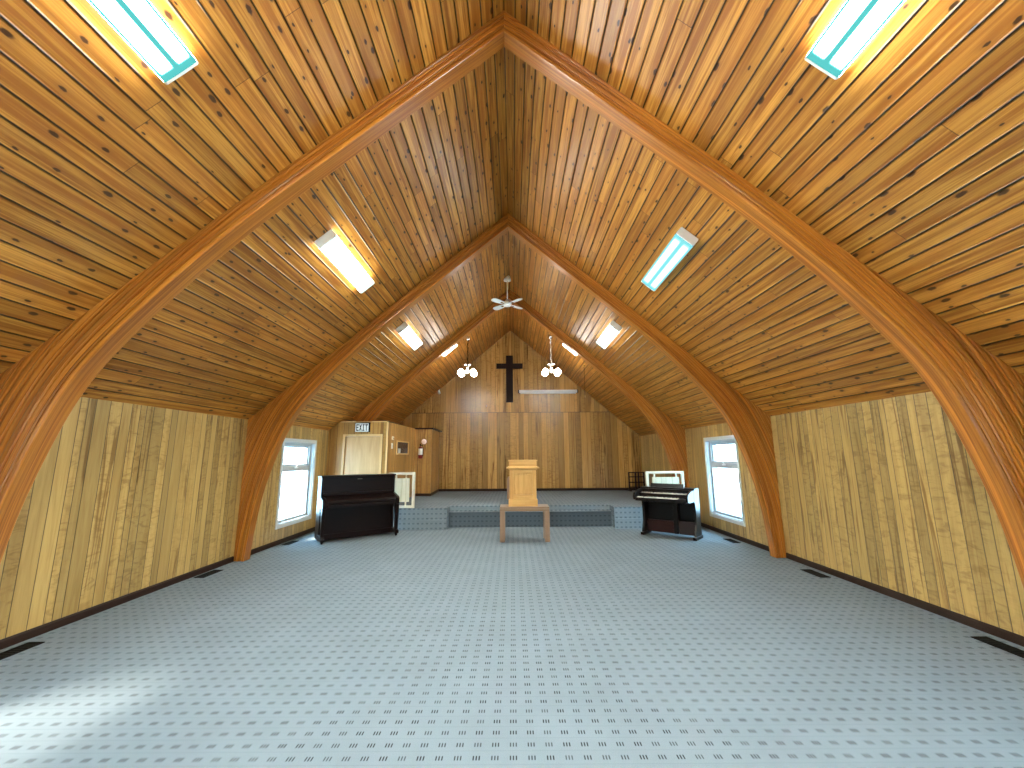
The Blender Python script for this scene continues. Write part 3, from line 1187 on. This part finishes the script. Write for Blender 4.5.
# vestibule fittings
o = thing('picture_frame', 'small framed dark picture on the vestibule side wall', 'picture', (VX + .006 + .03, 10.44, 1.71))
o.rotation_euler = (0, 0, atan2(-.06, 2.35))
b = B()
for (y0, y1, z0, z1) in ((-.52, .52, .135, .165), (-.52, .52, -.165, -.135), (-.52, -.47, -.135, .135), (.47, .52, -.135, .135)):
    b.box(0, .025, y0, y1, z0, z1)
b.build('frame', 'door_trim', o, .003)
b = B()
b.box(.002, .008, -.47, .47, -.135, .135)
pr = b.build('print', 'photo', o)
b = B()
b.box(.008, .010, -.36, -.18, -.13, -.02)
b.build('print_figure', 'key_white', pr)

t = thing('fire_extinguisher', 'red fire extinguisher with a white label hung on the vestibule wall', 'fire extinguisher', (-2.49, VY2 - .075, 1.44))
b = B()
b.lathe([(.050, 0), (.062, .012), (.062, .27), (.05, .305), (.024, .33), (.022, .345)], 20)
b.build('cylinder', 'red', t)
b = B()
for k in range(10):
    a0, a1 = radians(-160 + 14 * k), radians(-160 + 14 * (k + 1))
    b.add([(.0632 * cos(a), .0632 * sin(a), z) for z in (.10, .27) for a in (a0, a1)], [(0, 1, 3, 2)])
b.build('white_label', 'exit_face', t)['label'] = 'white label'
b = B()
b.lathe([(.018, .345), (.020, .37), (.012, .385)], 12)
b.prism([(-.07, .375), (.02, .37), (.02, .385), (-.07, .40)], 0, -.010, .010)
b.prism([(-.075, .355), (.0, .355), (.0, .365), (-.075, .362)], 0, -.008, .008)
b.build('handle', 'black', t)
b = B()
b.tube([(.02, 0, .36), (.06, -.02, .36), (.075, -.03, .30), (.075, -.03, .12), (.07, -.03, .06)], .009)
b.build('hose', 'black', t)
b = B()
b.box(-.02, .02, .06, .073, .10, .30)
b.build('wall_bracket', 'black', t)
t = thing('alarm_bell', 'small round pinkish alarm bell above the fire extinguisher', 'alarm bell', (-2.415, VY2, 1.90))
mt = Matrix.Rotation(radians(90), 4, 'X')
b = B()
b.lathe([(.082, 0), (.082, .012), (.074, .016)], 24, mt)
b.build('back_plate', 'red', t)
b = B()
b.lathe([(.072, .012), (.070, .035), (.052, .058), (.02, .066), (.001, .067)], 24, mt)
b.build('gong', 'pink', t)
t = thing('light_switch', 'white light switch plate beside the vestibule corner', 'switch', (VX + .010, 9.62, 1.74))
b = B()
b.box(0, .007, -.055, .055, -.065, .065)
b.build('plate', 'exit_face', t, .002)
b = B()
b.box(.007, .014, -.012, .012, -.02, .02)
b.build('rocker', 'white', t, .002)
t = thing('thermostat', 'small pale thermostat above the light switch on the vestibule', 'thermostat', (VX + .010, 9.62, 1.915))
b = B()
b.box(0, .03, -.05, .05, -.04, .04)
b.build('case', 'cream', t, .005)
b = B()
b.lathe([(.02, 0), (.018, .012)], 16, Matrix.Translation((.03, 0, 0)) @ Matrix.Rotation(radians(90), 4, 'Y'))
b.build('dial', 'chrome', t)

t = thing('exit_sign', 'white EXIT sign with black letters above the vestibule door', 'sign', (-3.291, VY - .03, 2.147))
b = B()
b.box(-.160, .160, -.03, .03, -.105, .105)
b.build('housing', 'black', t, .004)
b = B()
b.box(-.152, .140, -.034, -.030, -.10, .085)
b.build('face', 'exit_face', t)
LET = {'E': ['0,0,.25,1', '0,0,1,.17', '0,.415,.85,.585', '0,.83,1,1'], 'I': ['.36,0,.64,1', '.1,0,.9,.14', '.1,.86,.9,1'], 'T': ['.37,0,.63,1', '0,.83,1,1']}
x = -.133
b = B()
for ch in 'EXIT':
    w, hgt, z0 = .056, .145, -.080
    if ch == 'X':
        for p in ([(0, 0), (.28, 0), (1, 1), (.72, 1)], [(.72, 0), (1, 0), (.28, 1), (0, 1)]):
            b.prism([(x + a * w, z0 + c * hgt) for a, c in p], 1, -.0365, -.034)
    else:
        for r in LET[ch]:
            a0, c0, a1, c1 = map(float, r.split(','))
            b.box(x + a0 * w, x + a1 * w, -.0365, -.034, z0 + c0 * hgt, z0 + c1 * hgt)
    x += .066
b.build('lettering', 'ink', t)


# ------------------------------------------------------------------ floor registers
def vent(x, y, w, l, label, first=[None]):
    if first[0] is None:
        t = thing('floor_vent', label, 'vent', (x, y, 0), 0, 'dark floor registers along the walls')
        b = B()
        b.box(-w / 2, w / 2, -l / 2, -l / 2 + .014, 0, .006)
        b.box(-w / 2, w / 2, l / 2 - .014, l / 2, 0, .006)
        b.box(-w / 2, -w / 2 + .014, -l / 2 + .014, l / 2 - .014, 0, .006)
        b.box(w / 2 - .014, w / 2, -l / 2 + .014, l / 2 - .014, 0, .006)
        b.build('frame', 'black', t)
        b = B()
        b.box(-w / 2 + .014, w / 2 - .014, -l / 2 + .014, l / 2 - .014, .0005, .002)
        n = 9
        for i in range(n):
            yy = -l / 2 + .03 + i * (l - .06) / (n - 1)
            b.box(-w / 2 + .014, w / 2 - .014, yy - .005, yy + .005, .002, .005)
        b.build('louvres', 'black', t)
        first[0] = t
        return t
    return dup(first[0], (x, y, 0), label)


vent(-3.90, 3.56, .13, .36, 'dark floor vent at the left wall nearest the viewer')
vent(-3.935, 5.76, .13, .36, 'dark floor vent at the left wall just before the middle arch')
vent(-3.90, 7.71, .13, .36, 'dark floor vent under the left window')
vent(3.885, 3.55, .13, .36, 'dark floor vent at the right wall nearest the viewer')
vent(3.885, 5.60, .13, .36, 'dark floor vent at the right wall just before the middle arch')
vent(3.89, 7.64, .13, .36, 'dark floor vent under the right window')

# ------------------------------------------------------------------ fluorescent ceiling lights
FL = []


def fixture(s, x, y0, y1, wid, dep, mat, label, group='fluorescent ceiling lights'):
    """local frame: x across the slope, y along the room, z away from the ceiling into the room is -z"""
    z = HR - SL * abs(x)
    t = thing('ceiling_light', label, 'ceiling light', (s * abs(x), (y0 + y1) / 2, z), 0, group)
    t.rotation_euler = (0, s * ANG, 0)
    L = y1 - y0
    h = wid / 2
    b = B()
    b.box(-h * .96, h * .96, -L / 2 + .002, L / 2 - .002, -.03, -.001)
    b.build('housing', 'metal_white', t, .003)
    # lens: shallow wrap-around trough
    prof = [(-h, -.018), (-h, -dep * .80), (-h * .975, -dep * .93), (-h * .91, -dep), (0, -dep * 1.02), (h * .91, -dep), (h * .975, -dep * .93), (h, -dep * .80), (h, -.018)]
    acc = [0]
    for p, q in zip(prof, prof[1:]):
        acc.append(acc[-1] + hypot(q[0] - p[0], q[1] - p[1]))
    b = B()
    a0, a1 = -L / 2 + .014, L / 2 - .014
    for i in range(len(prof) - 1):
        (xa, za), (xb, zb) = prof[i], prof[i + 1]
        u0 = .5 + xa / wid
        u1 = .5 + xb / wid
        if abs(zb - za) > abs(xb - xa):      # the upright sides glow evenly
            u0 = u1 = -.5
        b.face([(xa, a0, za), (xa, a1, za), (xb, a1, zb), (xb, a0, zb)], [(0, u0), (1, u0), (1, u1), (0, u1)], True)
    b.build('diffuser', mat, t)
    for sy in (-1, 1):
        b = B()
        ya, yb_ = sorted((sy * L / 2, sy * (L / 2 - .016)))
        b.prism(prof, 1, ya, yb_)
        b.build('end_cap', 'metal_white', t)
    return t


CY = (0.62, 0.93, 0.95)
T_WARM = tube_mat('lit_lens_white', (0.97, 1.0, 0.95), (.55, .95, .90), TUBE, .6)
T_NEAR = tube_mat('lit_lens_near', (0.93, 1.0, 0.97), (.18, .95, .92), TUBE * 1.7, .17)
T_CYAN = tube_mat('lit_lens_cool', (0.62, 0.97, 1.0), (.30, .95, 1.0), .8, .22)
T_STAGE = tube_mat('lit_lens_stage', (1.0, 1.0, .92), (.95, .95, .85), 6.0, 3)
T_SOFT = tube_mat('lit_lens_soft', (0.90, 1.0, 0.93), (.70, .98, .95), TUBE * .6, .5)
fixture(-1, 1.985, .87, 2.14, .235, .10, T_NEAR, 'ceiling light at the top left corner, nearest on the left slope')
fixture(1, 1.985, .87, 2.14, .235, .10, T_NEAR, 'ceiling light at the top right corner, nearest on the right slope')
fixture(-1, 1.985, 4.12, 5.39, .235, .10, T_WARM, 'ceiling light on the left slope between the nearest and middle arches')
fixture(1, 1.985, 4.12, 5.39, .235, .10, T_CYAN, 'ceiling light on the right slope between the nearest and middle arches')
fixture(-1, 1.985, 7.25, 8.52, .235, .10, T_SOFT, 'ceiling light on the left slope between the middle and farthest arches')
fixture(1, 1.985, 7.25, 8.52, .235, .10, T_SOFT, 'ceiling light on the right slope between the middle and farthest arches')
fixture(-1, 1.57, 9.9, 10.30, .46, .09, T_STAGE, 'ceiling light above the stage on the left slope, mostly hidden by the farthest arch')
fixture(1, 1.57, 9.9, 10.30, .46, .09, T_STAGE, 'ceiling light above the stage on the right slope, mostly hidden by the farthest arch')

# ------------------------------------------------------------------ ceiling fan
FY = 8.9
t = thing('ceiling_fan', 'white four-bladed ceiling fan hanging from the ridge', 'ceiling fan', (-.045, FY, 4.87))
b = B()
b.lathe([(.05, .545), (.082, .56), (.082, .585), (.062, .66), (.04, .68)], 24)
b.build('canopy', 'metal_white', t)
b = B()
b.tube([(0, 0, .07), (0, 0, .61)], .013, 10)
b.build('down_rod', 'metal_white', t)
b = B()
b.lathe([(.03, .11), (.05, .09), (.05, .065), (.085, .05), (.095, .03), (.095, -.02), (.07, -.045), (.03, -.05)], 24)
b.build('motor_housing', 'metal_white', t)
for k in range(4):
    R = Matrix.Rotation(radians(43 + 90 * k), 4, 'Z')
    b = B()
    out = []
    for (r, w) in ((.10, .040), (.16, .058), (.28, .072), (.38, .075), (.43, .062), (.455, .036), (.464, 0)):
        out.append((r, w))
    poly = [(r, w) for r, w in out] + [(r, -w) for r, w in reversed(out[:-1])]
    b.prism(poly, 2, -.004, .004, R @ Matrix.Rotation(radians(9), 4, 'X'))
    bl = b.build('blade', 'metal_white', t)
    b = B()
    b.prism([(.07, .012), (.20, .022), (.20, -.022), (.07, -.012)], 2, -.010, -.004, R @ Matrix.Rotation(radians(9), 4, 'X'))
    b.build('blade_iron', 'chrome', bl)
b = B()
b.tube([(.03, 0, -.05), (.03, 0, -.13)], .002, 6)
b.build('pull_chain', 'chrome', t)


# ------------------------------------------------------------------ pendant globe lights
def chandelier(x, label, chain, cord):
    zt = HR - SL * abs(x)
    ZG = 3.64
    t = thing('pendant_light', label, 'pendant light', (x, 10.65, ZG), 0, 'globe pendants over the stage')
    b = B()
    b.lathe([(.06, zt - ZG + .04), (.06, zt - ZG - .05), (.03, zt - ZG - .07)], 16)
    b.build('canopy', 'chrome', t)
    b = B()      # chain links with the cord woven through
    n = 26
    zs = [.24 + (zt - ZG - .30) * i / n for i in range(n + 1)]
    for i in range(n):
        zc, hl = (zs[i] + zs[i + 1]) / 2, (zs[i + 1] - zs[i]) * .62
        ring = []
        for k in range(11):
            a = 2 * pi * k / 10
            p = (.011 * cos(a), 0, zc + hl * sin(a))
            if i % 2:
                p = (0, p[0], p[2])
            ring.append(p)
        b.tube(ring, .0035, 5)
    b.build('chain', chain, t)
    b = B()
    b.tube([(.014 * sin(i * .9), .012 * cos(i * .9), .22 + (zt - ZG - .26) * i / 24) for i in range(25)], .007, 6)
    b.build('cord', cord, t)
    b = B()
    b.lathe([(.012, .24), (.045, .20), (.05, .16), (.03, .13), (.022, .05), (.03, .02), (.008, -.02)], 16)
    b.build('hub', 'chrome', t)
    b = B()
    b.lathe([(.13, .205), (.13, .215), (.02, .235)], 20)
    b.build('spreader_plate', 'chrome', t)
    for k in range(4):
        a = radians((28, 152, 208, 332)[k])
        R = Matrix.Rotation(a, 4, 'Z')
        b = B()
        b.tube([tuple(R @ Vector(p)) for p in ((.02, 0, .10), (.08, 0, .06), (.14, 0, .08), (.175, 0, .12), (.185, 0, .10))], .007, 8)
        am = b.build('arm', 'chrome', t)
        b = B()
        pr_ = [(.022, .095), (.034, .088)] + [(.082 * sin(u), .082 * cos(u)) for u in [radians(q) for q in range(30, 180, 15)]] + [(.002, -.082)]
        b.lathe(pr_, 20, Matrix.Translation(R @ Vector((.185, 0, 0))))
        b.build('globe_shade', 'globe', am)
    return t


chandelier(-1.12, 'globe pendant light left of the cross', 'black', 'black')
chandelier(1.08, 'globe pendant light right of the cross', 'metal_white', 'rope')
t = thing('pull_cord', 'thin pull cord hanging from the right roof slope over the stage', 'cord', (1.97, 10.8, HR - SL * 1.97))
b = B()
b.lathe([(.022, 0), (.022, -.03), (.01, -.04)], 12)
b.build('ceiling_cap', 'brass', t)
b = B()
b.tube([(0, 0, -.03), (0, 0, -.82)], .004, 6)
b.build('cord', 'black', t)
b = B()
b.lathe([(.004, -.80), (.012, -.82), (.014, -.86), (.003, -.875)], 10)
b.build('knob', 'brass', t)
